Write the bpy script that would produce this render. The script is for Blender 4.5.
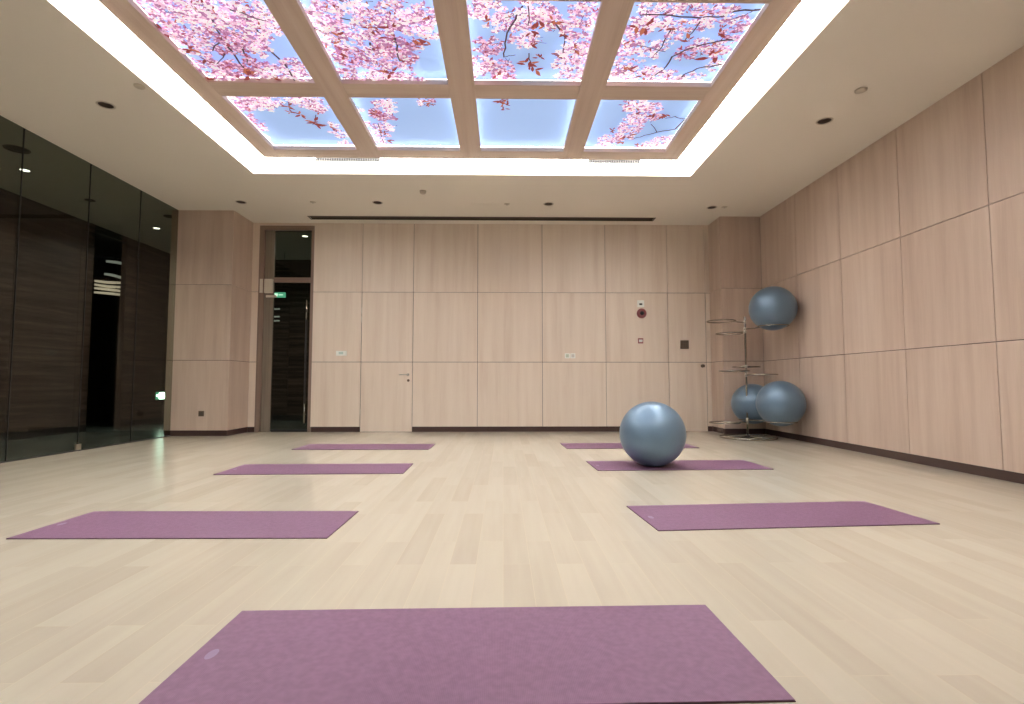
import bpy, bmesh, math, random
from mathutils import Vector, Matrix
R = math.radians
PI = math.pi
scene = bpy.context.scene
COL = scene.collection
for o in list(bpy.data.objects):
    bpy.data.objects.remove(o)

# ------------------------------------------------------------------ camera, world, exposure
cam_data = bpy.data.cameras.new('camera')
cam_data.sensor_width = 36.0
cam_data.lens = 36.0 * 524.2 / 1024
cam_data.clip_start = 0.02
cam = bpy.data.objects.new('camera', cam_data)
COL.objects.link(cam)
cam.location = (0, 0, 0.844)
cam.rotation_euler = (R(90 + 3.368), 0, R(-0.946))
scene.camera = cam

world = bpy.data.worlds.new('world')
scene.world = world
world.use_nodes = True
world.node_tree.nodes['Background'].inputs[0].default_value = (0.02, 0.02, 0.022, 1)
world.node_tree.nodes['Background'].inputs[1].default_value = 1.0

vs = scene.view_settings
vs.view_transform = 'Standard'
vs.look = 'None'
vs.gamma = 1.0
vs.use_curve_mapping = False
vs.exposure = 0.66
scene.display_settings.display_device = 'sRGB'

COVE = 12.0        # strength of the luminous ring in the ceiling recess
PRINT = 0.42       # strength of the backlit blossom prints
STRIP = 4.5       # strength of the strips round each print
CORRIDOR = 4.0    # strength of the corridor downlights

# ------------------------------------------------------------------ room numbers (metres)
H = 3.65
XL, XR, YB, YF = -5.286, 4.333, 9.135, -3.0
YCL, YCR = 8.473, 8.647
CX0, CX1, CY0, CY1 = -3.355, 2.54, 1.83, 6.94      # ceiling recess
XCOR, YCOR = -7.25, 11.9                           # corridor far faces

# ------------------------------------------------------------------ materials
def new_mat(name):
    m = bpy.data.materials.new(name)
    m.use_nodes = True
    nt = m.node_tree
    return m, nt, nt.nodes['Principled BSDF'], nt.nodes['Material Output']

def N(nt, kind, **kw):
    n = nt.nodes.new(kind)
    for k, v in kw.items():
        setattr(n, k, v)
    return n

def flat(name, col, rough=0.5, metal=0.0, emit=None, es=0.0, bump=0.0, bscale=200, spec=0.5):
    m, nt, p, out = new_mat(name)
    p.inputs['Base Color'].default_value = (*col, 1)
    p.inputs['Roughness'].default_value = rough
    p.inputs['Metallic'].default_value = metal
    p.inputs['Specular IOR Level'].default_value = spec
    if emit:
        p.inputs['Emission Color'].default_value = (*emit, 1)
        p.inputs['Emission Strength'].default_value = es
    # slight procedural unevenness
    tc = N(nt, 'ShaderNodeTexCoord')
    nz = N(nt, 'ShaderNodeTexNoise')
    nz.inputs['Scale'].default_value = bscale
    nt.links.new(tc.outputs['Object'], nz.inputs['Vector'])
    if bump:
        b = N(nt, 'ShaderNodeBump')
        b.inputs['Strength'].default_value = bump
        b.inputs['Distance'].default_value = 0.002
        nt.links.new(nz.outputs['Fac'], b.inputs['Height'])
        nt.links.new(b.outputs['Normal'], p.inputs['Normal'])
    else:
        mr = N(nt, 'ShaderNodeMapRange')
        mr.inputs['To Min'].default_value = max(0.0, rough - 0.03)
        mr.inputs['To Max'].default_value = min(1.0, rough + 0.03)
        nt.links.new(nz.outputs['Fac'], mr.inputs['Value'])
        nt.links.new(mr.outputs['Result'], p.inputs['Roughness'])
    return m

def ramp(nt, stops):
    r = N(nt, 'ShaderNodeValToRGB')
    e = r.color_ramp.elements
    e[0].position, e[0].color = stops[0][0], (*stops[0][1], 1)
    e[1].position, e[1].color = stops[-1][0], (*stops[-1][1], 1)
    for pos, c in stops[1:-1]:
        x = e.new(pos)
        x.color = (*c, 1)
    return r

def wood_mat(name, dark, mid, light, band=9.0, rough=0.42, vert=True, grain=0.35, stretch=0.35, coat=0.0):
    """veneer: UV.x runs across the grain, UV.y along it, in metres; per-panel offset is in the UVs"""
    m, nt, p, out = new_mat(name)
    uv = N(nt, 'ShaderNodeUVMap', uv_map='UVMap')
    mp = N(nt, 'ShaderNodeMapping')
    mp.inputs['Scale'].default_value = (band, stretch, 1)
    nt.links.new(uv.outputs['UV'], mp.inputs['Vector'])
    n1 = N(nt, 'ShaderNodeTexNoise')
    n1.inputs['Scale'].default_value = 1.0
    n1.inputs['Detail'].default_value = 3.0
    n1.inputs['Roughness'].default_value = 0.55
    n1.inputs['Distortion'].default_value = 0.25
    nt.links.new(mp.outputs['Vector'], n1.inputs['Vector'])
    mp2 = N(nt, 'ShaderNodeMapping')
    mp2.inputs['Scale'].default_value = (band * 14, stretch * 9, 1)
    nt.links.new(uv.outputs['UV'], mp2.inputs['Vector'])
    n2 = N(nt, 'ShaderNodeTexNoise')
    n2.inputs['Scale'].default_value = 1.0
    n2.inputs['Detail'].default_value = 4.0
    nt.links.new(mp2.outputs['Vector'], n2.inputs['Vector'])
    mix = N(nt, 'ShaderNodeMix', data_type='FLOAT')
    mix.inputs[0].default_value = grain
    nt.links.new(n1.outputs['Fac'], mix.inputs[2])
    nt.links.new(n2.outputs['Fac'], mix.inputs[3])
    r = ramp(nt, [(0.30, dark), (0.48, mid), (0.66, light)])
    nt.links.new(mix.outputs[0], r.inputs['Fac'])
    nt.links.new(r.outputs['Color'], p.inputs['Base Color'])
    p.inputs['Roughness'].default_value = rough
    p.inputs['Coat Weight'].default_value = coat
    p.inputs['Coat Roughness'].default_value = 0.12
    b = N(nt, 'ShaderNodeBump')
    b.inputs['Strength'].default_value = 0.06
    b.inputs['Distance'].default_value = 0.001
    nt.links.new(n2.outputs['Fac'], b.inputs['Height'])
    nt.links.new(b.outputs['Normal'], p.inputs['Normal'])
    return m

M = {}
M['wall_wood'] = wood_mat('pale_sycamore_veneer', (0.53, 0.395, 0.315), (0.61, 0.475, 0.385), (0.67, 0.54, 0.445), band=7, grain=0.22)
M['back_wood_lit'] = wood_mat('lit_sycamore_veneer', (0.70, 0.57, 0.465), (0.775, 0.66, 0.55), (0.82, 0.71, 0.60), band=7, grain=0.22)  # same veneer as wall_wood, colour lightened to stand in for brighter light
M['beam_wood'] = wood_mat('beam_veneer', (0.60, 0.445, 0.36), (0.68, 0.53, 0.435), (0.73, 0.59, 0.495), band=14, rough=0.5)
M['jamb_wood'] = wood_mat('jamb_veneer', (0.20, 0.14, 0.11), (0.26, 0.18, 0.14), (0.31, 0.22, 0.17), band=14, rough=0.4)
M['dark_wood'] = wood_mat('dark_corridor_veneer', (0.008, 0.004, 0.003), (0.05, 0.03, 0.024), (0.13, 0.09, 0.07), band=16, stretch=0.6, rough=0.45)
M['gap'] = flat('dark_gap', (0.10, 0.07, 0.055), 0.8)
M['ceiling'] = flat('ceiling_paint', (0.88, 0.83, 0.735), 0.9, bump=0.02, bscale=350)
M['recess'] = flat('recess_white_paint', (0.88, 0.88, 0.86), 0.8)
M['base'] = flat('dark_baseboard', (0.075, 0.045, 0.04), 0.22)
M['metal'] = flat('brushed_steel', (0.55, 0.52, 0.46), 0.3, 1.0)
M['satin'] = flat('satin_steel', (0.72, 0.68, 0.58), 0.5, 0.35)
M['chrome'] = flat('polished_steel', (0.36, 0.34, 0.29), 0.22, 1.0)
M['bronze'] = flat('bronze_plate', (0.16, 0.115, 0.08), 0.4, 0.6)
M['black'] = flat('black_part', (0.02, 0.018, 0.018), 0.35)
M['white_plastic'] = flat('white_plastic', (0.88, 0.90, 0.84), 0.35)
M['cream_plastic'] = flat('cream_plastic', (0.62, 0.56, 0.46), 0.5)
M['red_plastic'] = flat('dull_red_plastic', (0.30, 0.085, 0.085), 0.35)
M['slot'] = flat('slot_dark', (0.045, 0.036, 0.026), 0.6)
M['slot_frame'] = flat('slot_frame', (0.11, 0.09, 0.065), 0.5)
M['reflector'] = flat('downlight_reflector', (0.12, 0.095, 0.075), 0.35, 0.7)
M['dim_lamp'] = flat('unlit_lamp_glass', (0.25, 0.22, 0.19), 0.2)
M['grille'] = flat('grey_grille', (0.09, 0.09, 0.09), 0.5)
M['grille_dark'] = flat('grille_dark', (0.008, 0.008, 0.008), 0.7)
M['cove'] = flat('luminous_ring', (0.9, 0.9, 0.88), 0.6, emit=(1.0, 0.985, 0.955), es=COVE)
M['strip'] = flat('led_strip', (0.9, 0.9, 0.9), 0.6, emit=(1.0, 0.98, 0.97), es=STRIP)
M['corridor_lamp'] = flat('corridor_lamp', (0.9, 0.9, 0.85), 0.5, emit=(0.95, 1.0, 0.90), es=CORRIDOR)
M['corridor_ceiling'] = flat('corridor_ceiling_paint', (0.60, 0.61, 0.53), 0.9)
M['blade'] = flat('lit_pale_blade', (0.6, 0.65, 0.62), 0.4, emit=(0.75, 0.85, 0.80), es=0.22)
M['blade_cream'] = flat('lit_cream_blade', (0.7, 0.66, 0.55), 0.4, emit=(0.95, 0.85, 0.68), es=0.38)
M['exit_green'] = flat('exit_green', (0.05, 0.3, 0.18), 0.4, emit=(0.18, 0.75, 0.50), es=0.6)
M['exit_white'] = flat('exit_white', (0.7, 0.9, 0.85), 0.4, emit=(0.66, 1.0, 0.88), es=15.0)

# floor: maple strips running away from the camera
def floor_mat():
    m, nt, p, out = new_mat('maple_strip_floor')
    tc = N(nt, 'ShaderNodeTexCoord')
    sep = N(nt, 'ShaderNodeSeparateXYZ')
    nt.links.new(tc.outputs['Object'], sep.inputs[0])
    com = N(nt, 'ShaderNodeCombineXYZ')
    nt.links.new(sep.outputs['Y'], com.inputs['X'])
    nt.links.new(sep.outputs['X'], com.inputs['Y'])
    br = N(nt, 'ShaderNodeTexBrick')
    br.offset = 0.37
    br.offset_frequency = 2
    br.inputs['Color1'].default_value = (0.0, 0.0, 0.0, 1)
    br.inputs['Color2'].default_value = (1, 1, 1, 1)
    br.inputs['Mortar'].default_value = (0.5, 0.5, 0.5, 1)
    br.inputs['Scale'].default_value = 1.0
    br.inputs['Mortar Size'].default_value = 0.0012
    br.inputs['Mortar Smooth'].default_value = 0.3
    br.inputs['Brick Width'].default_value = 0.95
    br.inputs['Row Height'].default_value = 0.125
    nt.links.new(com.outputs[0], br.inputs['Vector'])
    # grain along Y
    mp = N(nt, 'ShaderNodeMapping')
    mp.inputs['Scale'].default_value = (1.3, 22, 1)
    nt.links.new(com.outputs[0], mp.inputs['Vector'])
    addv = N(nt, 'ShaderNodeVectorMath', operation='ADD')
    nt.links.new(mp.outputs[0], addv.inputs[0])
    sc = N(nt, 'ShaderNodeVectorMath', operation='SCALE')
    sc.inputs['Scale'].default_value = 13.0
    nt.links.new(br.outputs['Color'], sc.inputs[0])
    nt.links.new(sc.outputs[0], addv.inputs[1])
    n1 = N(nt, 'ShaderNodeTexNoise')
    n1.inputs['Scale'].default_value = 1.0
    n1.inputs['Detail'].default_value = 5
    n1.inputs['Distortion'].default_value = 0.2
    nt.links.new(addv.outputs[0], n1.inputs['Vector'])
    # blotches, the cloudy figure of the maple
    n2 = N(nt, 'ShaderNodeTexNoise')
    n2.inputs['Scale'].default_value = 1.0
    n2.inputs['Detail'].default_value = 3
    mp3 = N(nt, 'ShaderNodeMapping')
    mp3.inputs['Scale'].default_value = (0.8, 6, 1)
    nt.links.new(com.outputs[0], mp3.inputs['Vector'])
    nt.links.new(mp3.outputs[0], n2.inputs['Vector'])
    def madd(a, k):
        x = N(nt, 'ShaderNodeMath', operation='MULTIPLY')
        x.inputs[1].default_value = k
        nt.links.new(a, x.inputs[0])
        return x.outputs[0]
    bw = N(nt, 'ShaderNodeRGBToBW')
    nt.links.new(br.outputs['Color'], bw.inputs[0])
    s1 = N(nt, 'ShaderNodeMath', operation='ADD')
    nt.links.new(madd(bw.outputs[0], 0.27), s1.inputs[0])
    nt.links.new(madd(n1.outputs['Fac'], 0.36), s1.inputs[1])
    s2 = N(nt, 'ShaderNodeMath', operation='ADD')
    nt.links.new(s1.outputs[0], s2.inputs[0])
    nt.links.new(madd(n2.outputs['Fac'], 0.30), s2.inputs[1])
    r = ramp(nt, [(0.1, (0.43, 0.37, 0.295)), (0.5, (0.505, 0.45, 0.365)), (0.9, (0.565, 0.51, 0.42))])
    nt.links.new(s2.outputs[0], r.inputs['Fac'])
    # thin joints
    mx = N(nt, 'ShaderNodeMix', data_type='RGBA')
    nt.links.new(br.outputs['Fac'], mx.inputs[0])
    nt.links.new(r.outputs['Color'], mx.inputs[6])
    mx.inputs[7].default_value = (0.56, 0.48, 0.37, 1)
    nt.links.new(mx.outputs[2], p.inputs['Base Color'])
    p.inputs['Roughness'].default_value = 0.21
    p.inputs['Specular IOR Level'].default_value = 0.5
    b = N(nt, 'ShaderNodeBump')
    b.inputs['Strength'].default_value = 0.05
    b.inputs['Distance'].default_value = 0.002
    nt.links.new(n1.outputs['Fac'], b.inputs['Height'])
    nt.links.new(b.outputs['Normal'], p.inputs['Normal'])
    return m
M['floor'] = floor_mat()

def stone_mat():
    m, nt, p, out = new_mat('dark_polished_stone')
    tc = N(nt, 'ShaderNodeTexCoord')
    n = N(nt, 'ShaderNodeTexNoise')
    n.inputs['Scale'].default_value = 3
    n.inputs['Detail'].default_value = 6
    nt.links.new(tc.outputs['Object'], n.inputs['Vector'])
    r = ramp(nt, [(0.38, (0.025, 0.033, 0.03)), (0.68, (0.15, 0.18, 0.17))])
    nt.links.new(n.outputs['Fac'], r.inputs['Fac'])
    nt.links.new(r.outputs['Color'], p.inputs['Base Color'])
    p.inputs['Roughness'].default_value = 0.2
    return m
M['stone'] = stone_mat()

def glass_mat(name, tint):
    m, nt, p, out = new_mat(name)
    nt.nodes.remove(p)
    tr = N(nt, 'ShaderNodeBsdfTransparent')
    tr.inputs[0].default_value = (*tint, 1)
    gl = N(nt, 'ShaderNodeBsdfGlossy')
    gl.inputs['Roughness'].default_value = 0.0
    gl.inputs[0].default_value = (0.9, 0.9, 0.88, 1)
    fr = N(nt, 'ShaderNodeFresnel')
    # index inside the pane for rays leaving it, so both faces reflect alike
    geo = N(nt, 'ShaderNodeNewGeometry')
    ior = N(nt, 'ShaderNodeMapRange')
    ior.inputs['To Min'].default_value = 1.28
    ior.inputs['To Max'].default_value = 1 / 1.28
    nt.links.new(geo.outputs['Backfacing'], ior.inputs['Value'])
    nt.links.new(ior.outputs[0], fr.inputs['IOR'])
    mix = N(nt, 'ShaderNodeMixShader')
    nt.links.new(fr.outputs[0], mix.inputs[0])
    nt.links.new(tr.outputs[0], mix.inputs[1])
    nt.links.new(gl.outputs[0], mix.inputs[2])
    nt.links.new(mix.outputs[0], out.inputs['Surface'])
    return m
M['glass'] = glass_mat('smoked_glass', (0.67, 0.665, 0.61))

def mat_fabric():
    m, nt, p, out = new_mat('purple_yoga_mat_foam')
    tc = N(nt, 'ShaderNodeTexCoord')
    n = N(nt, 'ShaderNodeTexNoise')
    n.inputs['Scale'].default_value = 45
    n.inputs['Detail'].default_value = 3
    nt.links.new(tc.outputs['Object'], n.inputs['Vector'])
    w1 = N(nt, 'ShaderNodeTexWave', wave_type='BANDS', bands_direction='X')
    w1.inputs['Scale'].default_value = 62
    w1.inputs['Distortion'].default_value = 0.6
    w2 = N(nt, 'ShaderNodeTexWave', wave_type='BANDS', bands_direction='Y')
    w2.inputs['Scale'].default_value = 62
    w2.inputs['Distortion'].default_value = 0.6
    nt.links.new(tc.outputs['Object'], w1.inputs['Vector'])
    nt.links.new(tc.outputs['Object'], w2.inputs['Vector'])
    mul = N(nt, 'ShaderNodeMath', operation='MULTIPLY')
    nt.links.new(w1.outputs['Fac'], mul.inputs[0])
    nt.links.new(w2.outputs['Fac'], mul.inputs[1])
    a = N(nt, 'ShaderNodeMath', operation='MULTIPLY_ADD')
    nt.links.new(mul.outputs[0], a.inputs[0])
    a.inputs[1].default_value = 0.45
    nt.links.new(n.outputs['Fac'], a.inputs[2])
    r = ramp(nt, [(0.35, (0.165, 0.075, 0.14)), (0.95, (0.225, 0.108, 0.195))])
    nt.links.new(a.outputs[0], r.inputs['Fac'])
    nt.links.new(r.outputs['Color'], p.inputs['Base Color'])
    p.inputs['Roughness'].default_value = 0.55
    b = N(nt, 'ShaderNodeBump')
    b.inputs['Strength'].default_value = 0.35
    b.inputs['Distance'].default_value = 0.001
    nt.links.new(mul.outputs[0], b.inputs['Height'])
    nt.links.new(b.outputs['Normal'], p.inputs['Normal'])
    return m
M['mat_top'] = mat_fabric()
M['mat_edge'] = flat('mat_dark_underside', (0.085, 0.03, 0.045), 0.7)
M['mat_logo'] = flat('mat_pale_print', (0.25, 0.17, 0.28), 0.5)
M['mat_logo_faint'] = flat('mat_faint_print', (0.40, 0.24, 0.34), 0.5)

def ball_mat(name, col, rough=0.3):
    m, nt, p, out = new_mat(name)
    tc = N(nt, 'ShaderNodeTexCoord')
    n = N(nt, 'ShaderNodeTexNoise')
    n.inputs['Scale'].default_value = 4
    n.inputs['Detail'].default_value = 4
    nt.links.new(tc.outputs['Object'], n.inputs['Vector'])
    r = ramp(nt, [(0.3, tuple(c * 0.92 for c in col)), (0.7, tuple(min(1, c * 1.06) for c in col))])
    nt.links.new(n.outputs['Fac'], r.inputs['Fac'])
    nt.links.new(r.outputs['Color'], p.inputs['Base Color'])
    p.inputs['Roughness'].default_value = rough
    p.inputs['Metallic'].default_value = 0.5
    p.inputs['Coat Weight'].default_value = 0.5
    p.inputs['Coat Roughness'].default_value = 0.3
    # fine moulded ribs running round the ball
    w = N(nt, 'ShaderNodeTexWave', wave_type='BANDS', bands_direction='Z')
    w.inputs['Scale'].default_value = 18
    nt.links.new(tc.outputs['Object'], w.inputs['Vector'])
    b = N(nt, 'ShaderNodeBump')
    b.inputs['Strength'].default_value = 0.03
    b.inputs['Distance'].default_value = 0.002
    nt.links.new(w.outputs['Fac'], b.inputs['Height'])
    nt.links.new(b.outputs['Normal'], p.inputs['Normal'])
    return m
M['ball'] = ball_mat('blue_grey_vinyl', (0.155, 0.245, 0.345), 0.50)
M['plug'] = flat('ball_plug', (0.35, 0.4, 0.45), 0.4)

# backlit print inks
def ink(name, col, s=PRINT):
    return flat(name, tuple(c * 0.9 for c in col), 0.5, emit=col, es=s, spec=0.15)
INKS = [ink('print_sky', (0.36, 0.53, 0.88)),
        ink('print_petal_pink', (0.76, 0.50, 0.66)),
        ink('print_petal_pale', (0.90, 0.76, 0.86)),
        ink('print_petal_rose', (0.44, 0.20, 0.38)),
        ink('print_petal_white', (1.0, 0.95, 0.97)),
        ink('print_leaf_red', (0.27, 0.05, 0.05)),
        ink('print_leaf_orange', (0.48, 0.15, 0.09)),
        ink('print_branch', (0.075, 0.045, 0.06)),
        ink('print_heart', (0.36, 0.07, 0.12)),
        ink('print_cloud', (0.62, 0.72, 0.92))]

# ------------------------------------------------------------------ helpers
class MB:
    """collects shapes and links them as ONE mesh object"""
    def __init__(self):
        self.bm = bmesh.new()
        self.uv = self.bm.loops.layers.uv.new('UVMap')

    def box(self, x0, x1, y0, y1, z0, z1, mi=0, grain='z', off=(0, 0), bevel=0.0):
        vs_ = [self.bm.verts.new((x, y, z)) for x in (x0, x1) for y in (y0, y1) for z in (z0, z1)]
        F = []
        for idx in [(0, 1, 3, 2), (4, 6, 7, 5), (0, 4, 5, 1), (2, 3, 7, 6), (0, 2, 6, 4), (1, 5, 7, 3)]:
            f = self.bm.faces.new([vs_[i] for i in idx])
            f.material_index = mi
            F.append(f)
        ax = 'xyz'.index(grain)
        for f in F:
            f.normal_update()
            n = f.normal
            k = max(range(3), key=lambda i: abs(n[i]))
            others = [i for i in range(3) if i != k]
            if ax in others:
                v_ax = ax
                u_ax = [i for i in others if i != ax][0]
            else:
                u_ax, v_ax = others
            for l in f.loops:
                l[self.uv].uv = (l.vert.co[u_ax] + off[0], l.vert.co[v_ax] + off[1])
        if bevel:
            es = list({e for f in F for e in f.edges})
            bmesh.ops.bevel(self.bm, geom=es, offset=bevel, segments=2, affect='EDGES', profile=0.5)
        return self

    def lathe(self, prof, seg=32, mi=0, mat=None, smooth=True, caps=True):
        """prof: list of (r, z)"""
        rings = []
        for r, z in prof:
            if r < 1e-6:
                co = Vector((0, 0, z))
                rings.append([self.bm.verts.new(mat @ co if mat else co)])
            else:
                ring = []
                for i in range(seg):
                    a = 2 * PI * i / seg
                    co = Vector((r * math.cos(a), r * math.sin(a), z))
                    ring.append(self.bm.verts.new(mat @ co if mat else co))
                rings.append(ring)
        for a, b in zip(rings[:-1], rings[1:]):
            for i in range(seg):
                j = (i + 1) % seg
                if len(a) == 1 and len(b) == 1:
                    continue
                if len(a) == 1:
                    f = self.bm.faces.new([a[0], b[j], b[i]])
                elif len(b) == 1:
                    f = self.bm.faces.new([a[i], a[j], b[0]])
                else:
                    f = self.bm.faces.new([a[i], a[j], b[j], b[i]])
                f.material_index = mi
                f.smooth = smooth
        if caps:
            for ring in (rings[0], rings[-1]):
                if len(ring) > 1:
                    f = self.bm.faces.new(ring)
                    f.material_index = mi
        return self

    def tube(self, pts, r, seg=10, mi=0, closed=False, r_end=None):
        pts = [Vector(p) for p in pts]
        n = len(pts)
        rings = []
        up = Vector((0, 0, 1))
        for i, p in enumerate(pts):
            if closed:
                t = (pts[(i + 1) % n] - pts[i - 1]).normalized()
            else:
                t = (pts[min(i + 1, n - 1)] - pts[max(i - 1, 0)]).normalized()
            ref = up if abs(t.dot(up)) < 0.95 else Vector((0, 1, 0))
            a = t.cross(ref).normalized()
            b = a.cross(t).normalized()
            rr = r if r_end is None else r + (r_end - r) * i / (n - 1)
            rings.append([self.bm.verts.new(p + a * rr * math.cos(2 * PI * k / seg) + b * rr * math.sin(2 * PI * k / seg)) for k in range(seg)])
        m = n if closed else n - 1
        for i in range(m):
            A, B = rings[i], rings[(i + 1) % n]
            for k in range(seg):
                j = (k + 1) % seg
                f = self.bm.faces.new([A[k], A[j], B[j], B[k]])
                f.smooth = True
                f.material_index = mi
        if not closed:
            for ring in (rings[0], rings[-1]):
                f = self.bm.faces.new(ring)
                f.material_index = mi
        return self

    def poly(self, pts, mi=0):
        f = self.bm.faces.new([self.bm.verts.new(p) for p in pts])
        f.material_index = mi
        return f

    def build(self, name, mats, parent=None, recalc=True):
        if recalc:
            bmesh.ops.recalc_face_normals(self.bm, faces=self.bm.faces[:])
        me = bpy.data.meshes.new(name)
        self.bm.to_mesh(me)
        self.bm.free()
        if not isinstance(mats, (list, tuple)):
            mats = [mats]
        for mm in mats:
            me.materials.append(mm)
        o = bpy.data.objects.new(name, me)
        COL.objects.link(o)
        if parent:
            o.parent = parent
        return o

def tag(o, label, cat, group=None):
    o['label'] = label
    o['category'] = cat
    if group:
        o['group'] = group
    return o

def struct(o):
    o['kind'] = 'structure'
    return o

def thing(name, loc, label, cat, group=None, rz=0.0):
    o = bpy.data.objects.new(name, None)
    o.empty_display_size = 0.1
    COL.objects.link(o)
    o.location = loc
    o.rotation_euler = (0, 0, rz)
    return tag(o, label, cat, group)

def copy_tree(o, parent=None):
    c = o.copy()
    COL.objects.link(c)
    if parent:
        c.parent = parent
    for ch in [x for x in bpy.data.objects if x.parent == o]:
        copy_tree(ch, c)
    return c

rng = random.Random(7)
G = 0.004      # half of the groove between veneer panels
ROWS = [0.085, 1.205, 2.43, H]

def off():
    return (rng.uniform(0, 60), rng.uniform(0, 60))

# ------------------------------------------------------------------ floor and ceiling
fl = MB()
fl.box(XL, XR + 0.05, YF - 0.1, YB + 0.02, -0.12, 0.0)
struct(fl.build('floor', M['floor']))
cf = MB()
cf.box(XCOR - 2.2, XL, YF - 0.1, YCOR + 0.1, -0.12, 0.0)
cf.box(XL, -1.5, YB + 0.02, YCOR + 0.1, -0.12, 0.0)
struct(cf.build('floor_corridor', M['stone']))

ce = MB()
T = 0.13
ce.box(XL, CX0, YF - 0.1, YB + 0.1, H, H + T)
ce.box(CX1, XR + 0.2, YF - 0.1, YB + 0.1, H, H + T)
ce.box(CX0, CX1, YF - 0.1, CY0, H, H + T)
ce.box(CX0, CX1, CY1, YB + 0.1, H, H + T)
ceil = ce.build('ceiling', M['ceiling'])

DOWN = [(-4.024, 5.216), (-4.081, 8.068), (-1.964, 8.054), (0.706, 8.076), (3.34, 8.196), (3.443, 5.414)]
# holes for the recessed lamps and the long air slot
cut = MB()
for x, y in DOWN:
    cut.lathe([(0.066, H - 0.05), (0.066, H + 0.11)], 40, mat=Matrix.Translation((x, y, 0)), smooth=False)
cut.box(-3.29, 2.58, 8.745, 8.90, H - 0.05, H + 0.09)
cutter = cut.build('cutter', M['gap'])
md = ceil.modifiers.new('b', 'BOOLEAN')
md.operation = 'DIFFERENCE'
md.solver = 'EXACT'
md.use_self = True
md.object = cutter
bpy.context.view_layer.update()
dg = bpy.context.evaluated_depsgraph_get()
newme = bpy.data.meshes.new_from_object(ceil.evaluated_get(dg))
ceil.modifiers.clear()
ceil.data = newme
bpy.data.objects.remove(cutter)
struct(ceil)

cc = MB()
cc.box(XCOR - 2.2, XL - 0.001, YF - 0.1, YCOR + 0.1, H, H + T)
cc.box(XL - 0.001, -1.5, YB + 0.101, YCOR + 0.1, H, H + T)
struct(cc.build('ceiling_corridor', M['corridor_ceiling']))

# recess above the ceiling opening: side walls and top
rc = MB()
ZT = 4.08
rc.box(CX0 - 0.05, CX0, CY0 - 0.05, CY1 + 0.05, H + T, ZT)
rc.box(CX1, CX1 + 0.05, CY0 - 0.05, CY1 + 0.05, H + T, ZT)
rc.box(CX0, CX1, CY0 - 0.05, CY0, H + T, ZT)
rc.box(CX0, CX1, CY1, CY1 + 0.05, H + T, ZT)
rc.box(CX0 - 0.05, CX1 + 0.05, CY0 - 0.05, CY1 + 0.05, ZT, ZT + 0.05)
struct(rc.build('ceiling_recess', M['recess']))

# luminous ring
FX0, FX1, FY0, FY1 = -3.09, 2.275, 2.10, 6.665      # outer edge of the wooden grid
cv = MB()
z0, z1 = 3.96, 4.0
ix0, ix1, iy0, iy1 = FX0 - 0.02, FX1 + 0.02, FY0 - 0.02, FY1 + 0.02
cv.box(CX0 + 0.005, ix0, CY0 + 0.005, CY1 - 0.005, z0, z1)
cv.box(ix1, CX1 - 0.005, CY0 + 0.005, CY1 - 0.005, z0, z1)
cv.box(ix0, ix1, CY0 + 0.005, iy0, z0, z1)
cv.box(ix0, ix1, iy1, CY1 - 0.005, z0, z1)
zs0_, zs1_ = 3.79, 3.955  # glowing side bands added on the recess walls to throw more light sideways
cv.box(CX0 + 0.001, CX0 + 0.006, CY0 + 0.005, CY1 - 0.005, zs0_, zs1_)
cv.box(CX1 - 0.006, CX1 - 0.001, CY0 + 0.005, CY1 - 0.005, zs0_, zs1_)
cv.box(CX0 + 0.006, CX1 - 0.006, CY0 + 0.001, CY0 + 0.006, zs0_, zs1_)
cv.box(CX0 + 0.006, CX1 - 0.006, CY1 - 0.006, CY1 - 0.001, zs0_, zs1_)
tag(cv.build('cove_light', M['cove']), 'bright white band of light around the wooden ceiling grid', 'ceiling light')

# ------------------------------------------------------------------ wooden grid and printed light panels
PX = [(-2.865, -1.830), (-1.578, -0.542), (-0.286, 0.753), (1.002, 2.042)]
PY = [(5.215, 6.43), (3.83, 4.965), (2.365, 3.58)]
ZB, ZG, ZP = 3.75, 3.80, 3.855
g = MB()
xs = [(FX0, PX[0][0])] + [(PX[i][1], PX[i + 1][0]) for i in range(3)] + [(PX[3][1], FX1)]
ys = [(FY0, PY[2][0]), (PY[2][1], PY[1][0]), (PY[1][1], PY[0][0]), (PY[0][1], FY1)]
for i, (a, b) in enumerate(xs):
    g.box(a, b, FY0, FY1, ZB, ZG, grain='y', off=off())
    c = (a + b) / 2
    g.box(c - 0.03, c + 0.03, FY0 + 0.03, FY1 - 0.03, ZG - 0.001, ZP, grain='y', off=off())
for a, b in ys:
    for x0, x1 in PX:
        g.box(x0 + 0.0015, x1 - 0.0015, a, b, ZB + 0.001, ZG, grain='x', off=off())
        c = (a + b) / 2
        g.box(x0 - 0.06, x1 + 0.06, c - 0.025, c + 0.025, ZG - 0.001, ZP, grain='x', off=off())
# hangers up to the recess top
for x in (FX0 + 0.05, FX1 - 0.05):
    for y in (FY0 + 0.05, (FY0 + FY1) / 2, FY1 - 0.05):
        g.box(x - 0.008, x + 0.008, y - 0.008, y + 0.008, ZG - 0.001, ZT)
tag(g.build('ceiling_grid', M['beam_wood']), 'pale wooden ceiling grid of wide flat beams framing the blossom light panels', 'ceiling grid')

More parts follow.
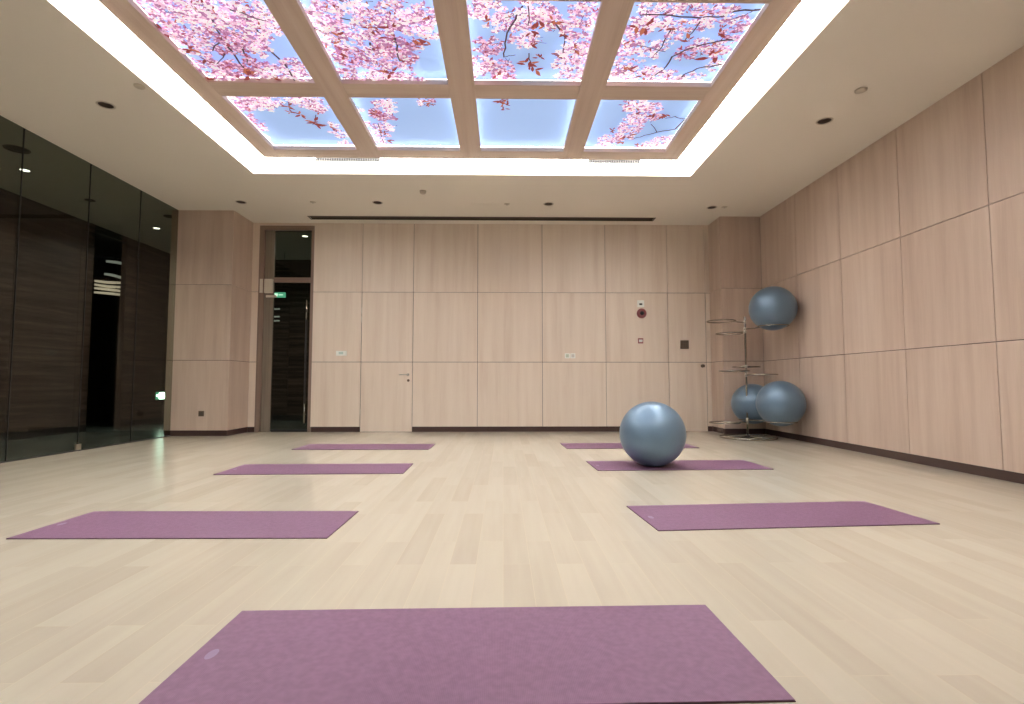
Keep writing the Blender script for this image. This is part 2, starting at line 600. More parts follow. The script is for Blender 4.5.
# blossom layout in plan (x, y, radius, density, tone) read as clusters of the printed picture
#CLUSTERS_BEGIN
CL = [(-2.847, 4.097, 0.15, 1.0, 'p'), (-2.634, 4.139, 0.195, 1.0, 'p'), (-2.349, 4.134, 0.195, 1.0, 'p'), (-2.122, 4.165, 0.196, 1.0, 'p'), (-2.853, 4.36, 0.159, 1.0, 'r'), (-2.701, 4.462, 0.186, 1.0, 'p'), (-2.438, 4.458, 0.209, 1.0, 'r'), (-2.182, 4.375, 0.183, 1.0, 'p'), (-1.971, 4.246, 0.156, 1.0, 'w'), (-2.714, 4.806, 0.2, 1.0, 'r'), (-2.53, 4.865, 0.178, 1.0, 'r'), (-2.325, 4.83, 0.177, 1.0, 'r'), (-2.157, 4.923, 0.18, 1.0, 'w'), (-1.997, 4.763, 0.149, 1.0, 'p'), (-2.749, 4.701, 0.123, 1.0, 'p'), (-2.871, 4.602, 0.095, 1.0, 'w'), (-1.983, 4.969, 0.155, 1.0, 'w'), (-2.152, 4.534, 0.119, 1.0, 'p'), (-2.693, 4.997, 0.156, 1.0, 'w'), (-2.425, 4.056, 0.212, 1.0, 'w'), (-1.976, 4.026, 0.159, 1.0, 'w'), (-1.446, 4.096, 0.172, 1.0, 'p'), (-1.228, 4.036, 0.149, 1.0, 'w'), (-1.566, 4.276, 0.135, 1.0, 'w'), (-1.392, 4.31, 0.158, 1.0, 'p'), (-1.506, 4.537, 0.142, 1.0, 'w'), (-1.396, 4.678, 0.171, 1.0, 'r'), (-1.095, 4.207, 0.177, 1.0, 'p'), (-0.885, 4.109, 0.195, 1.0, 'p'), (-0.734, 4.177, 0.154, 1.0, 'w'), (-0.613, 4.082, 0.129, 1.0, 'p'), (-1.133, 4.462, 0.188, 1.0, 'p'), (-0.962, 4.487, 0.165, 1.0, 'r'), (-0.881, 4.67, 0.147, 1.0, 'r'), (-1.116, 4.779, 0.2, 1.0, 'p'), (-1.314, 5.008, 0.157, 1.0, 'w'), (-1.121, 5.021, 0.183, 1.0, 'w'), (-0.921, 5.001, 0.157, 1.0, 'p'), (-1.52, 4.88, 0.114, 1.0, 'p'), (-0.622, 4.26, 0.09, 1.0, 'w'), (-0.776, 4.43, 0.093, 1.0, 'r'), (-1.442, 5.044, 0.106, 1.0, 'r'), (-0.232, 4.053, 0.107, 0.95, 'p'), (-0.112, 4.096, 0.151, 0.95, 'w'), (0.01, 4.188, 0.111, 0.95, 'p'), (-0.14, 4.514, 0.142, 0.95, 'r'), (-0.204, 4.763, 0.137, 0.95, 'w'), (-0.035, 4.855, 0.178, 0.95, 'r'), (0.013, 5.019, 0.118, 0.95, 'w'), (-0.277, 4.891, 0.103, 0.95, 'w'), (0.211, 4.045, 0.15, 0.95, 'w'), (0.335, 4.089, 0.13, 0.95, 'p'), (0.138, 4.285, 0.136, 0.95, 'p'), (0.212, 4.413, 0.116, 0.95, 'w'), (0.426, 4.181, 0.11, 0.95, 'p'), (0.657, 4.06, 0.151, 0.95, 'p'), (0.648, 4.276, 0.136, 0.95, 'p'), (0.6, 4.572, 0.169, 0.95, 'w'), (0.736, 4.57, 0.169, 0.95, 'p'), (0.658, 4.875, 0.154, 0.95, 'w'), (0.832, 4.872, 0.128, 0.95, 'p'), (0.523, 4.69, 0.098, 0.95, 'w'), (0.091, 4.07, 0.097, 0.95, 'w'), (1.176, 4.029, 0.129, 0.85, 'w'), (1.399, 3.97, 0.148, 0.85, 'p'), (1.606, 3.988, 0.148, 0.85, 'p'), (1.148, 4.23, 0.157, 0.85, 'p'), (1.298, 4.167, 0.133, 0.85, 'w'), (1.127, 4.493, 0.142, 0.85, 'p'), (1.317, 4.531, 0.12, 0.85, 'w'), (1.151, 4.787, 0.151, 0.85, 'p'), (1.09, 4.95, 0.118, 0.85, 'w'), (1.371, 4.896, 0.18, 0.85, 'w'), (1.58, 4.942, 0.156, 0.85, 'p'), (1.485, 4.224, 0.135, 0.85, 'p'), (1.631, 4.161, 0.11, 0.85, 'w'), (1.642, 4.554, 0.109, 0.85, 'r'), (1.93, 4.479, 0.119, 0.85, 'p'), (1.965, 4.254, 0.113, 0.85, 'r'), (1.839, 4.063, 0.13, 0.85, 'p'), (1.726, 4.414, 0.105, 0.85, 'w'), (1.831, 4.954, 0.144, 0.85, 'w'), (1.796, 4.481, 0.083, 0.85, 'r'), (1.973, 4.696, 0.087, 0.85, 'w'), (1.418, 4.419, 0.082, 0.85, 'p'), (2.005, 4.155, 0.088, 0.85, 'p'), (-2.897, 5.473, 0.119, 0.95, 'w'), (-2.873, 5.594, 0.137, 0.95, 'r'), (-2.912, 5.854, 0.128, 0.95, 'r'), (-2.909, 6.016, 0.131, 0.95, 'p'), (-3.026, 5.638, 0.093, 0.95, 'w'), (-2.596, 5.507, 0.181, 0.95, 'w'), (-2.663, 5.469, 0.135, 0.95, 'p'), (-2.475, 5.426, 0.134, 0.95, 'w'), (-2.087, 5.459, 0.165, 0.95, 'w'), (-2.008, 5.538, 0.136, 0.95, 'p'), (-2.929, 6.238, 0.085, 0.95, 'w'), (-1.968, 6.171, 0.118, 0.95, 'w'), (-1.973, 5.929, 0.065, 0.95, 'w'), (-1.974, 6.434, 0.105, 0.95, 'w'), (-2.191, 5.402, 0.103, 0.95, 'w'), (-1.348, 5.527, 0.09, 0.95, 'p'), (-1.247, 5.505, 0.106, 0.95, 'w'), (-1.427, 5.717, 0.094, 0.95, 'r'), (-1.346, 5.804, 0.111, 0.95, 'r'), (-1.256, 5.65, 0.077, 0.95, 'w'), (-1.475, 6.015, 0.098, 0.95, 'p'), (-1.358, 6.013, 0.099, 0.95, 'w'), (-1.462, 6.213, 0.085, 0.95, 'p'), (-0.842, 5.458, 0.075, 0.95, 'w'), (-0.772, 5.417, 0.059, 0.95, 'r'), (-1.598, 5.614, 0.061, 0.95, 'w'), (-1.592, 5.923, 0.065, 0.95, 'w'), (-1.584, 6.32, 0.086, 0.95, 'w'), (-1.485, 6.425, 0.07, 0.95, 'p'), (-1.57, 6.115, 0.067, 0.95, 'w'), (1.345, 5.481, 0.09, 0.95, 'p'), (1.485, 5.52, 0.137, 0.95, 'w'), (1.606, 5.559, 0.122, 0.95, 'p'), (1.428, 5.735, 0.095, 0.95, 'w'), (1.553, 5.778, 0.143, 0.95, 'p'), (1.489, 5.989, 0.149, 0.95, 'p'), (1.471, 6.164, 0.119, 0.95, 'w'), (1.286, 6.271, 0.12, 0.95, 'w'), (1.255, 6.434, 0.088, 0.95, 'w'), (1.409, 6.269, 0.103, 0.95, 'p'), (1.95, 6.34, 0.157, 0.95, 'w'), (1.84, 6.396, 0.106, 0.95, 'w'), (2.008, 6.206, 0.085, 0.95, 'p'), (1.736, 6.481, 0.072, 0.95, 'w'), (1.704, 5.708, 0.079, 0.95, 'r'), (1.355, 6.488, 0.106, 0.95, 'w'), (-1.71, 3.062, 0.131, 0.9, 'p'), (0.229, 2.392, 0.091, 0.9, 'p'), (-1.603, 2.628, 0.2, 0.9, 'p'), (-0.195, 3.069, 0.134, 0.9, 'w'), (-1.74, 2.512, 0.192, 0.9, 'p'), (0.806, 3.24, 0.097, 0.9, 'p'), (-1.394, 2.343, 0.185, 0.9, 'p'), (0.074, 3.588, 0.133, 0.9, 'p'), (-0.925, 3.421, 0.139, 0.9, 'w'), (1.494, 2.436, 0.105, 0.9, 'w'), (-1.61, 3.241, 0.176, 0.9, 'r'), (-0.794, 3.467, 0.153, 0.9, 'p'), (0.021, 3.566, 0.165, 0.9, 'p'), (1.382, 3.687, 0.164, 0.9, 'w'), (0.593, 2.757, 0.15, 0.9, 'p'), (0.669, 2.596, 0.181, 0.9, 'r'), (-1.475, 2.389, 0.184, 0.9, 'p'), (-2.457, 3.421, 0.135, 0.9, 'w'), (-2.799, 2.898, 0.136, 0.9, 'p'), (-2.679, 3.16, 0.095, 0.9, 'r'), (-0.146, 3.591, 0.121, 0.9, 'w'), (2.093, 2.734, 0.098, 0.9, 'p'), (1.844, 3.66, 0.122, 0.9, 'r'), (-2.119, 2.359, 0.185, 0.9, 'r'), (-1.099, 2.494, 0.185, 0.9, 'p'), (-0.598, 3.028, 0.161, 0.9, 'p'), (0.201, 3.617, 0.146, 0.9, 'p'), (0.271, 3.302, 0.193, 0.9, 'p'), (1.989, 3.03, 0.15, 0.9, 'p'), (1.042, 3.682, 0.125, 0.9, 'p'), (0.179, 3.185, 0.097, 0.9, 'r'), (-0.569, 3.251, 0.129, 0.9, 'r'), (0.79, 2.331, 0.097, 0.9, 'p'), (1.917, 2.652, 0.14, 0.9, 'r')]
SKYG = [(-2.916, 4.262, 0.051), (-2.787, 4.658, 0.072), (-2.06, 4.588, 0.081), (-1.995, 4.397, 0.043), (-2.941, 4.779, 0.047), (-2.826, 4.839, 0.038), (-1.281, 4.163, 0.058), (-1.297, 4.52, 0.044), (-1.578, 4.913, 0.048), (-2.344, 4.111, 0.032), (-0.599, 4.48, 0.124), (-0.74, 4.773, 0.132), (-0.709, 5.031, 0.099), (-0.201, 4.265, 0.085), (0.034, 4.015, 0.048), (0.374, 4.576, 0.127), (0.247, 4.756, 0.15), (0.359, 5.013, 0.139), (0.162, 5.051, 0.12), (-0.283, 4.516, 0.053), (0.473, 4.007, 0.048), (1.644, 4.31, 0.069), (1.824, 4.624, 0.082), (2.021, 4.885, 0.087), (1.335, 4.29, 0.052), (1.348, 4.707, 0.056), (2.064, 4.477, 0.063), (1.636, 4.672, 0.047), (1.924, 4.016, 0.049), (1.178, 5.121, 0.03)]
BR = [([(-2.331, 4.0), (-2.368, 4.169), (-2.409, 4.353), (-2.573, 4.514)], 0.0104, 0.0056), ([(-2.071, 4.061), (-2.054, 4.247), (-2.038, 4.284)], 0.0096, 0.0056), ([(-2.157, 3.997), (-1.918, 4.127)], 0.0096, 0.0064), ([(-2.412, 4.457), (-2.426, 4.696), (-2.436, 4.771)], 0.0104, 0.0064), ([(-2.062, 4.451), (-2.018, 4.704), (-2.035, 5.054)], 0.0112, 0.008), ([(-2.294, 4.482), (-2.36, 4.709)], 0.008, 0.0048), ([(-2.489, 4.554), (-2.646, 4.714)], 0.0064, 0.0032), ([(-2.887, 4.097), (-2.841, 4.236)], 0.0064, 0.004), ([(-1.325, 4.094), (-1.192, 4.138)], 0.0072, 0.0048), ([(-0.93, 4.328), (-0.944, 4.486), (-0.951, 4.656), (-0.844, 4.669)], 0.0088, 0.0056), ([(-1.61, 4.168), (-1.494, 4.312)], 0.0072, 0.0048), ([(-1.16, 4.396), (-1.144, 4.545)], 0.0104, 0.0112), ([(0.151, 3.958), (0.052, 4.212), (0.011, 4.416), (0.003, 4.611)], 0.008, 0.0064), ([(0.191, 3.957), (0.201, 4.185)], 0.0056, 0.004), ([(0.423, 4.157), (0.526, 4.329), (0.534, 4.545)], 0.008, 0.0048), ([(0.012, 4.611), (0.102, 4.58)], 0.0048, 0.004), ([(0.01, 4.094), (0.091, 4.059), (0.171, 4.046)], 0.004, 0.0024), ([(0.228, 4.55), (0.266, 4.756)], 0.0056, 0.004), ([(1.102, 4.053), (1.344, 4.049), (1.624, 4.079)], 0.0072, 0.0096), ([(1.62, 4.067), (1.742, 4.065), (1.85, 3.995), (2.063, 3.969)], 0.0072, 0.0112), ([(1.407, 5.03), (1.507, 4.797), (1.534, 4.585), (1.67, 4.456), (1.88, 4.358), (2.091, 4.341)], 0.0072, 0.0104), ([(1.685, 4.991), (1.738, 4.857), (1.828, 4.76), (1.98, 4.711), (2.095, 4.694)], 0.008, 0.0096), ([(1.62, 4.067), (1.6, 4.26), (1.576, 4.363)], 0.0064, 0.0048), ([(1.41, 4.201), (1.4, 4.447), (1.361, 4.588)], 0.0064, 0.0048), ([(1.855, 5.022), (1.955, 5.02), (2.074, 5.018)], 0.0048, 0.004), ([(1.83, 4.098), (1.951, 4.039), (2.0, 3.97)], 0.0048, 0.0032), ([(1.111, 4.424), (1.298, 4.462), (1.448, 4.515)], 0.0048, 0.004), ([(1.575, 6.239), (1.706, 6.134), (1.829, 6.057), (2.02, 5.98), (2.099, 5.551)], 0.0064, 0.0112), ([(1.823, 5.728), (1.922, 5.682), (2.068, 5.746)], 0.0056, 0.0064), ([(1.829, 6.057), (1.704, 5.867)], 0.0056, 0.0048), ([(2.123, 5.468), (2.115, 5.814), (2.106, 6.204)], 0.0112, 0.0096), ([(-0.018, 5.365), (-0.007, 5.587)], 0.0048, 0.0032), ([(-1.453, 5.92), (-1.498, 6.426)], 0.0056, 0.004), ([(-2.09, 5.707), (-2.205, 5.933)], 0.0048, 0.004), ([(-2.292, 5.443), (-2.345, 5.626)], 0.004, 0.004)]
LEAF = [(-2.344, 5.543, 0.081), (-2.342, 5.647, 0.066), (-2.279, 5.71, 0.083), (-2.18, 5.864, 0.103), (-2.147, 5.932, 0.087), (-2.004, 6.024, 0.071), (-1.989, 5.906, 0.052), (-2.03, 5.663, 0.049), (-0.039, 5.424, 0.08), (0.014, 5.503, 0.082), (0.046, 5.403, 0.064), (0.004, 5.607, 0.066), (-1.422, 5.696, 0.067), (-1.433, 6.137, 0.072), (-1.221, 5.484, 0.065), (-0.826, 5.497, 0.048), (-0.759, 5.476, 0.048), (-1.43, 6.343, 0.074), (0.225, 4.695, 0.084), (0.298, 4.817, 0.086), (0.219, 4.756, 0.084), (0.331, 4.605, 0.054), (-0.109, 4.701, 0.084), (-0.045, 4.887, 0.086), (0.636, 4.501, 0.08), (0.498, 4.304, 0.09), (0.51, 4.573, 0.068), (0.231, 4.439, 0.079), (-0.137, 4.132, 0.061), (0.246, 4.245, 0.089), (0.345, 4.207, 0.087), (0.42, 4.122, 0.074), (-1.095, 4.207, 0.087), (-0.946, 4.205, 0.088), (-1.026, 4.304, 0.063), (-0.73, 4.415, 0.078), (-0.679, 4.362, 0.065), (-1.4, 4.336, 0.09), (-1.438, 4.606, 0.081), (-1.082, 4.841, 0.1), (-1.139, 4.49, 0.079), (-0.594, 4.059, 0.061), (-2.832, 4.261, 0.075), (-2.743, 4.49, 0.106), (-2.707, 4.628, 0.081), (-2.832, 4.934, 0.087), (-2.431, 4.895, 0.101), (-2.338, 4.8, 0.084), (-2.01, 4.222, 0.075), (-2.219, 4.956, 0.073), (1.139, 4.194, 0.112), (1.334, 4.202, 0.076), (1.597, 4.35, 0.078), (1.88, 4.579, 0.123), (1.183, 4.802, 0.086), (1.371, 4.896, 0.087), (1.209, 4.144, 0.074), (1.838, 4.256, 0.063), (1.817, 5.057, 0.075), (1.101, 4.385, 0.065), (1.698, 5.686, 0.101), (1.792, 5.663, 0.084), (1.353, 5.563, 0.083), (1.911, 6.422, 0.114), (1.495, 6.163, 0.109), (1.282, 6.017, 0.071), (1.485, 5.646, 0.066), (1.722, 6.426, 0.095), (1.47, 6.321, 0.074)]
#CLUSTERS_END

def panel_print(x0, x1, y0, y1, seed):
    r = random.Random(seed)
    mb = MB()
    z = ZP - 0.001
    # sky, gridded so pale cloud haze can be mixed in
    mb.poly([(x0, y0, z), (x1, y0, z), (x1, y1, z), (x0, y1, z)], 0)
    lay = [0]
    def zz():
        lay[0] += 1
        return z - 0.0002 - 0.00001 * lay[0]
    def clipped(pts, mi):
        # clip convex polygon to the panel rectangle
        def clip(ps, ax, lim, sgn):
            outp = []
            for i in range(len(ps)):
                a, b = ps[i], ps[(i + 1) % len(ps)]
                da, db = sgn * (a[ax] - lim), sgn * (b[ax] - lim)
                if da >= 0:
                    outp.append(a)
                if (da >= 0) != (db >= 0):
                    t = da / (da - db)
                    outp.append((a[0] + (b[0] - a[0]) * t, a[1] + (b[1] - a[1]) * t))
            return outp
        ps = pts
        for ax, lim, s in ((0, x0, 1), (0, x1, -1), (1, y0, 1), (1, y1, -1)):
            ps = clip(ps, ax, lim, s)
            if len(ps) < 3:
                return
        h = zz()
        mb.poly([(p[0], p[1], h) for p in ps], mi)
    def ell(cx, cy, a, b, ang, mi, n=7):
        ca, sa = math.cos(ang), math.sin(ang)
        clipped([(cx + a * math.cos(t) * ca - b * math.sin(t) * sa, cy + a * math.cos(t) * sa + b * math.sin(t) * ca)
                 for t in [2 * PI * k / n for k in range(n)]], mi)
    def blossom(cx, cy, s, tone):
        a0 = r.uniform(0, 6.28)
        sq = r.uniform(0.55, 1.0)
        for k in range(5):
            a = a0 + k * 2 * PI / 5
            dx, dy = math.cos(a) * s * 0.52, math.sin(a) * s * 0.52 * sq
            w = {'p': [1, 1, 2, 3, 2, 4, 3], 'r': [3, 3, 1, 1, 3, 2, 8], 'w': [2, 4, 2, 4, 1, 2, 3]}[tone]
            ell(cx + dx, cy + dy, s * 0.50, s * 0.36 * r.uniform(.7, 1.1), math.atan2(dy, dx), r.choice(w))
        if r.random() < 0.75:
            ell(cx, cy, s * 0.20, s * 0.16, a0, 8 if r.random() < 0.7 else 6, 5)
    def leaf(cx, cy, L, ang, mi):
        ca, sa = math.cos(ang), math.sin(ang)
        q = [(0, 0), (0.35, 0.17), (0.7, 0.13), (1, 0), (0.7, -0.13), (0.35, -0.17)]
        clipped([(cx + L * (u * ca - v * sa), cy + L * (u * sa + v * ca)) for u, v in q], mi)
    def stick(pts, w0, w1):
        n = len(pts) - 1
        for i in range(n):
            (ax, ay), (bx, by) = pts[i], pts[i + 1]
            d = math.hypot(bx - ax, by - ay) or 1
            nx, ny = -(by - ay) / d, (bx - ax) / d
            wa = w0 + (w1 - w0) * i / n
            wb = w0 + (w1 - w0) * (i + 1) / n
            ex, ey = (bx - ax) / d * 0.006, (by - ay) / d * 0.006
            clipped([(ax + nx * wa, ay + ny * wa), (bx + ex + nx * wb, by + ey + ny * wb),
                     (bx + ex - nx * wb, by + ey - ny * wb), (ax - nx * wa, ay - ny * wa)], 7)
    def wavy(pts, amp=0.02):
        outp = [pts[0]]
        for a, b in zip(pts[:-1], pts[1:]):
            for k in (1, 2, 3):
                t = k / 3
                j = amp if k < 3 else 0
                outp.append((a[0] + (b[0] - a[0]) * t + r.uniform(-j, j), a[1] + (b[1] - a[1]) * t + r.uniform(-j, j)))
        return outp
    # soft cloud patches
    for _ in range(5):
        ell(r.uniform(x0, x1), r.uniform(y0, y1), r.uniform(.05, .14), r.uniform(.03, .08), r.uniform(0, 3), 0)
    for (cx, cy, rad, dens, tone) in CL:
        if cx + rad < x0 or cx - rad > x1 or cy + rad < y0 or cy - rad > y1:
            continue
        n = int(dens * rad * rad * PI / 0.0010)
        for i in range(n):
            q = rad * math.sqrt(r.random()) * r.uniform(.8, 1.08)
            a = r.uniform(0, 2 * PI)
            px, py = cx + q * math.cos(a), cy + q * math.sin(a)
            if any((px - sx) ** 2 + (py - sy) ** 2 < sr * sr for sx, sy, sr in SKYG):
                continue
            u = r.random()
            if u < 0.24:
                leaf(px, py, r.uniform(.03, .06), r.uniform(0, 6.28), r.choice([5, 8, 6, 3, 3]))
            elif u < 0.29:
                an = r.uniform(0, 6.28)
                stick([(px, py), (px + .06 * math.cos(an), py + .06 * math.sin(an))], .003, .002)
            else:
                blossom(px, py, r.uniform(.018, .038), tone)
    for pts, w0, w1 in BR:
        stick(wavy(pts, 0.012), w0, w1)
    for (cx, cy, s) in LEAF:
        for k in range(r.randint(4, 6)):
            leaf(cx + r.uniform(-s, s) * .3, cy + r.uniform(-s, s) * .3, s * r.uniform(.7, 1.2), r.uniform(0, 6.28), r.choice([5, 5, 5, 6]))
    # loose blossoms over the branches
    for (cx, cy, rad, dens, tone) in CL:
        if cx + rad < x0 or cx - rad > x1 or cy + rad < y0 or cy - rad > y1:
            continue
        for i in range(int(dens * rad * rad * PI / 0.011)):
            q = rad * math.sqrt(r.random())
            a = r.uniform(0, 2 * PI)
            px, py = cx + q * math.cos(a), cy + q * math.sin(a)
            if any((px - sx) ** 2 + (py - sy) ** 2 < sr * sr for sx, sy, sr in SKYG):
                continue
            blossom(px, py, r.uniform(.03, .046), tone)
    return mb

PLAB = [['back row far left light panel, blossoms along its left edge over blue sky',
         'back row light panel with one hanging pink blossom spray at its left',
         'back row light panel of nearly empty blue sky with one red leaf sprig',
         'back row far right light panel with blossom bough and bare twigs'],
        ['far left light panel of the second row, packed with pink blossom',
         'second row light panel, dense blossom with blue sky down its right side',
         'second row light panel with two hanging blossom clusters and sky between',
         'far right light panel of the second row, long dark curved branches'],
        ['far left printed light panel of the row nearest the viewer',
         'second printed light panel from the left in the nearest row',
         'third printed light panel from the left in the nearest row',
         'far right printed light panel of the row nearest the viewer']]
for ri, (py0, py1) in enumerate(PY):
    for ci, (px0, px1) in enumerate(PX):
        cx, cy = (px0 + px1) / 2, (py0 + py1) / 2
        e = 0.085
        t = thing('light_panel', (cx, cy, ZP), PLAB[ri][ci], 'light panel', 'blossom print light panels in the ceiling grid')
        b = MB()
        b.box(px0 - e, px1 + e, py0 - e, py1 + e, ZP, ZP + 0.06)
        o = b.build('panel_housing', M['recess'], t)
        o.location = (-cx, -cy, -ZP)
        o = panel_print(px0 - e, px1 + e, py0 - e, py1 + e, 11 + ri * 4 + ci).build('printed_blossom_picture', INKS, t, recalc=False)
        o.location = (-cx, -cy, -ZP)
        s = MB()
        d0, d1 = 0.004, 0.012
        zs0, zs1 = ZG, ZG + 0.008
        s.box(px0 - d1, px0 - d0, py0 - d1, py1 + d1, zs0, zs1)
        s.box(px1 + d0, px1 + d1, py0 - d1, py1 + d1, zs0, zs1)
        s.box(px0 - d0, px1 + d0, py0 - d1, py0 - d0, zs0, zs1)
        s.box(px0 - d0, px1 + d0, py1 + d0, py1 + d1, zs0, zs1)
        o = s.build('light_strip', M['strip'], t)
        o.location = (-cx, -cy, -ZP)

# ------------------------------------------------------------------ walls
def panels_xz(mb, cols, rows, yface, depth, mi=0):
    for a, b in cols:
        for c, d in zip(rows[:-1], rows[1:]):
            mb.box(a + G, b - G, yface, yface + depth, c + G, d - (G if d < H else 0), mi, 'z', off())

# back wall: backing with openings, veneer panels
BX = [-3.32, -2.474, -1.577, -0.452, 0.683, 1.798, 2.897, 3.568, 3.651]
w = MB()
YW = YB + 0.018
# dark backing (material 1)
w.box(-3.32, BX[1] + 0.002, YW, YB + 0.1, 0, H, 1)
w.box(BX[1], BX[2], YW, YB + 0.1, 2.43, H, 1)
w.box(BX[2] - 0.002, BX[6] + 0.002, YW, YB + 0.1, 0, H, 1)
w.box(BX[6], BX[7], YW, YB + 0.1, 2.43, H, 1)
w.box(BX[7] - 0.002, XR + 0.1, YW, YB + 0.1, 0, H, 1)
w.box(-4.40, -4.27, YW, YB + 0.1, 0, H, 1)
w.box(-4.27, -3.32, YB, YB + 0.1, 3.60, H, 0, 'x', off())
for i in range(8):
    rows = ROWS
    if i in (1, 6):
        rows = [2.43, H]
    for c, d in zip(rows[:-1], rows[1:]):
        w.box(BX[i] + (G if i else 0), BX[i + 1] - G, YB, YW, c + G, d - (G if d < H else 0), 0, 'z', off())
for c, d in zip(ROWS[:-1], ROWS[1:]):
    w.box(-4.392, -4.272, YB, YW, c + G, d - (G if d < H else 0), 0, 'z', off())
struct(w.build('wall_back', [M['back_wood_lit'], M['gap']]))

# left column (front face and right side), right column, right wall
def column(x0, x1, yf, yb, side, name):
    c = MB()
    c.box(x0 + 0.018, x1 - 0.018, yf + 0.018, yb, 0, H, 1)
    for a, b in zip(ROWS[:-1], ROWS[1:]):
        top = b - (G if b < H else 0)
        c.box(x0 + 0.001, x1 - 0.001, yf, yf + 0.018, a + G, top, 0, 'z', off())
        for sx in side:
            if sx > 0:
                c.box(x1 - 0.018, x1 - 0.0005, yf + 0.018, yb, a + G, top, 0, 'z', off())
            else:
                c.box(x0 + 0.0005, x0 + 0.018, yf + 0.018, yb, a + G, top, 0, 'z', off())
    return struct(c.build(name, [M['wall_wood'], M['gap']]))
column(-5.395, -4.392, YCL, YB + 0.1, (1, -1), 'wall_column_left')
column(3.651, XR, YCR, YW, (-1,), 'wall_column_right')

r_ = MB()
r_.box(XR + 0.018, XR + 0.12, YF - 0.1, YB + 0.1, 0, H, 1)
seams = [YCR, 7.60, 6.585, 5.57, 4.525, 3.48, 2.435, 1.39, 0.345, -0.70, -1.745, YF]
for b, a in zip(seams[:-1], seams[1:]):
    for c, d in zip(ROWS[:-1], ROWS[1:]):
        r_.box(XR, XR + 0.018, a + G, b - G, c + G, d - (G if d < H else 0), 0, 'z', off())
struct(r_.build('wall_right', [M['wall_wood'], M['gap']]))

f_ = MB()
f_.box(XL, XR + 0.1, YF - 0.12, YF - 0.018, 0, H, 1)
k = XL
while k < XR - 0.1:
    e = min(k + 1.2, XR)
    for c, d in zip(ROWS[:-1], ROWS[1:]):
        f_.box(k + G, e - G, YF - 0.018, YF, c + G, d - (G if d < H else 0), 0, 'z', off())
    k = e
struct(f_.build('wall_front', [M['jamb_wood'], M['gap']]))

# baseboards, set back under the veneer
def base(name, boxes):
    b = MB()
    for bx in boxes:
        b.box(*bx, 0.0, ROWS[0], bevel=0.002)
    return struct(b.build(name, M['base']))
yb0, yb1 = YB + 0.003, YB + 0.0175
base('baseboard_back', [(-3.30, BX[1] - 0.004, yb0, yb1), (BX[2] + 0.004, BX[6] - 0.004, yb0, yb1),
                        (BX[7] + 0.004, 3.650, yb0, yb1), (-4.39, -4.274, yb0, yb1)])
base('baseboard_right', [(XR + 0.004, XR + 0.0175, YF + 0.01, YCR - 0.002)])
base('baseboard_column_left', [(-5.392, -4.395, YCL + 0.004, YCL + 0.0175), (-4.41, -4.396, YCL + 0.0175, YB)])
base('baseboard_column_right', [(3.655, XR, YCR + 0.004, YCR + 0.0175), (3.655, 3.668, YCR + 0.0175, YB)])
base('baseboard_front', [(XL + 0.02, XR - 0.01, YF - 0.0175, YF - 0.004)])

# ------------------------------------------------------------------ doors
def hidden_door(name, x0, x1):
    d = MB()
    for a, b in ((0.004, 1.205), (1.205, 2.43)):
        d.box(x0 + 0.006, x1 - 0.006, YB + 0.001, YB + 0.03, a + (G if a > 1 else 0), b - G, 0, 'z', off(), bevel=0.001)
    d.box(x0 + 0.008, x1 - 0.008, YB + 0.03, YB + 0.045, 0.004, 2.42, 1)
    return struct(d.build(name, [M['back_wood_lit'], M['gap']]))
d2 = hidden_door('door_2', BX[1], BX[2])
h = MB()
rot = Matrix.Translation((-1.655, YB, 0.985)) @ Matrix.Rotation(R(90), 4, 'X')
h.lathe([(0.0, 0.001), (0.024, 0.001), (0.024, 0.008), (0.010, 0.010), (0.010, 0.048), (0, 0.048)], 24, mat=rot)
h.tube([(-1.655, YB - 0.045, 0.985), (-1.69, YB - 0.047, 0.987), (-1.80, YB - 0.045, 0.986)], 0.0095, 12)
h.build('door_handle', M['metal'], d2)
h = MB()
rot = Matrix.Translation((-1.648, YB, 0.885)) @ Matrix.Rotation(R(90), 4, 'X')
h.lathe([(0.0, 0.001), (0.022, 0.001), (0.022, 0.008), (0.012, 0.011), (0, 0.011)], 24, mat=rot)
h.build('keyhole_plate', M['bronze'], d2)
for z in (0.35, 1.95, 2.1):
    h = MB()
    h.box(BX[1] - 0.004, BX[1] + 0.008, YB - 0.004, YB + 0.001, z - 0.05, z + 0.05)
    h.build('hinge', M['metal'], d2)
d3 = hidden_door('door_3', BX[6], BX[7])
h = MB()
rot = Matrix.Translation((3.49, YB, 1.14)) @ Matrix.Rotation(R(90), 4, 'X')
h.lathe([(0.0, 0.001), (0.030, 0.001), (0.030, 0.008), (0.016, 0.012), (0.015, 0.03), (0.026, 0.04), (0.027, 0.055), (0.015, 0.064), (0, 0.065)], 24, mat=rot)
h.build('door_knob', M['bronze'], d3)

# glass door in the left of the back wall
tr = MB()
tr.box(-4.27, -4.185, YB - 0.012, YB + 0.12, 0, 3.60, grain='z', off=off())
tr.box(-4.185, -3.32, YB - 0.010, YB + 0.12, 3.525, 3.60, grain='x', off=off())
tr.box(-3.372, -3.32, YB + 0.002, YB + 0.12, 0, 3.525, grain='z', off=off())
struct(tr.build('door_frame', M['jamb_wood']))
side = MB()
side.box(-4.183, -4.03, YB + 0.035, YB + 0.085, 0.0, 3.523, grain='z', off=off())
struct(side.build('trim_1', wood_mat('grey_brown_jamb', (0.16, 0.135, 0.10), (0.22, 0.185, 0.14), (0.27, 0.22, 0.17), band=18)))
d1 = MB()
d1.box(-4.026, -3.376, YB + 0.05, YB + 0.062, 0.012, 2.60)
d1 = struct(d1.build('door_1', M['glass']))
w1 = MB()
w1.box(-4.026, -3.376, YB + 0.05, YB + 0.062, 2.69, 3.52)
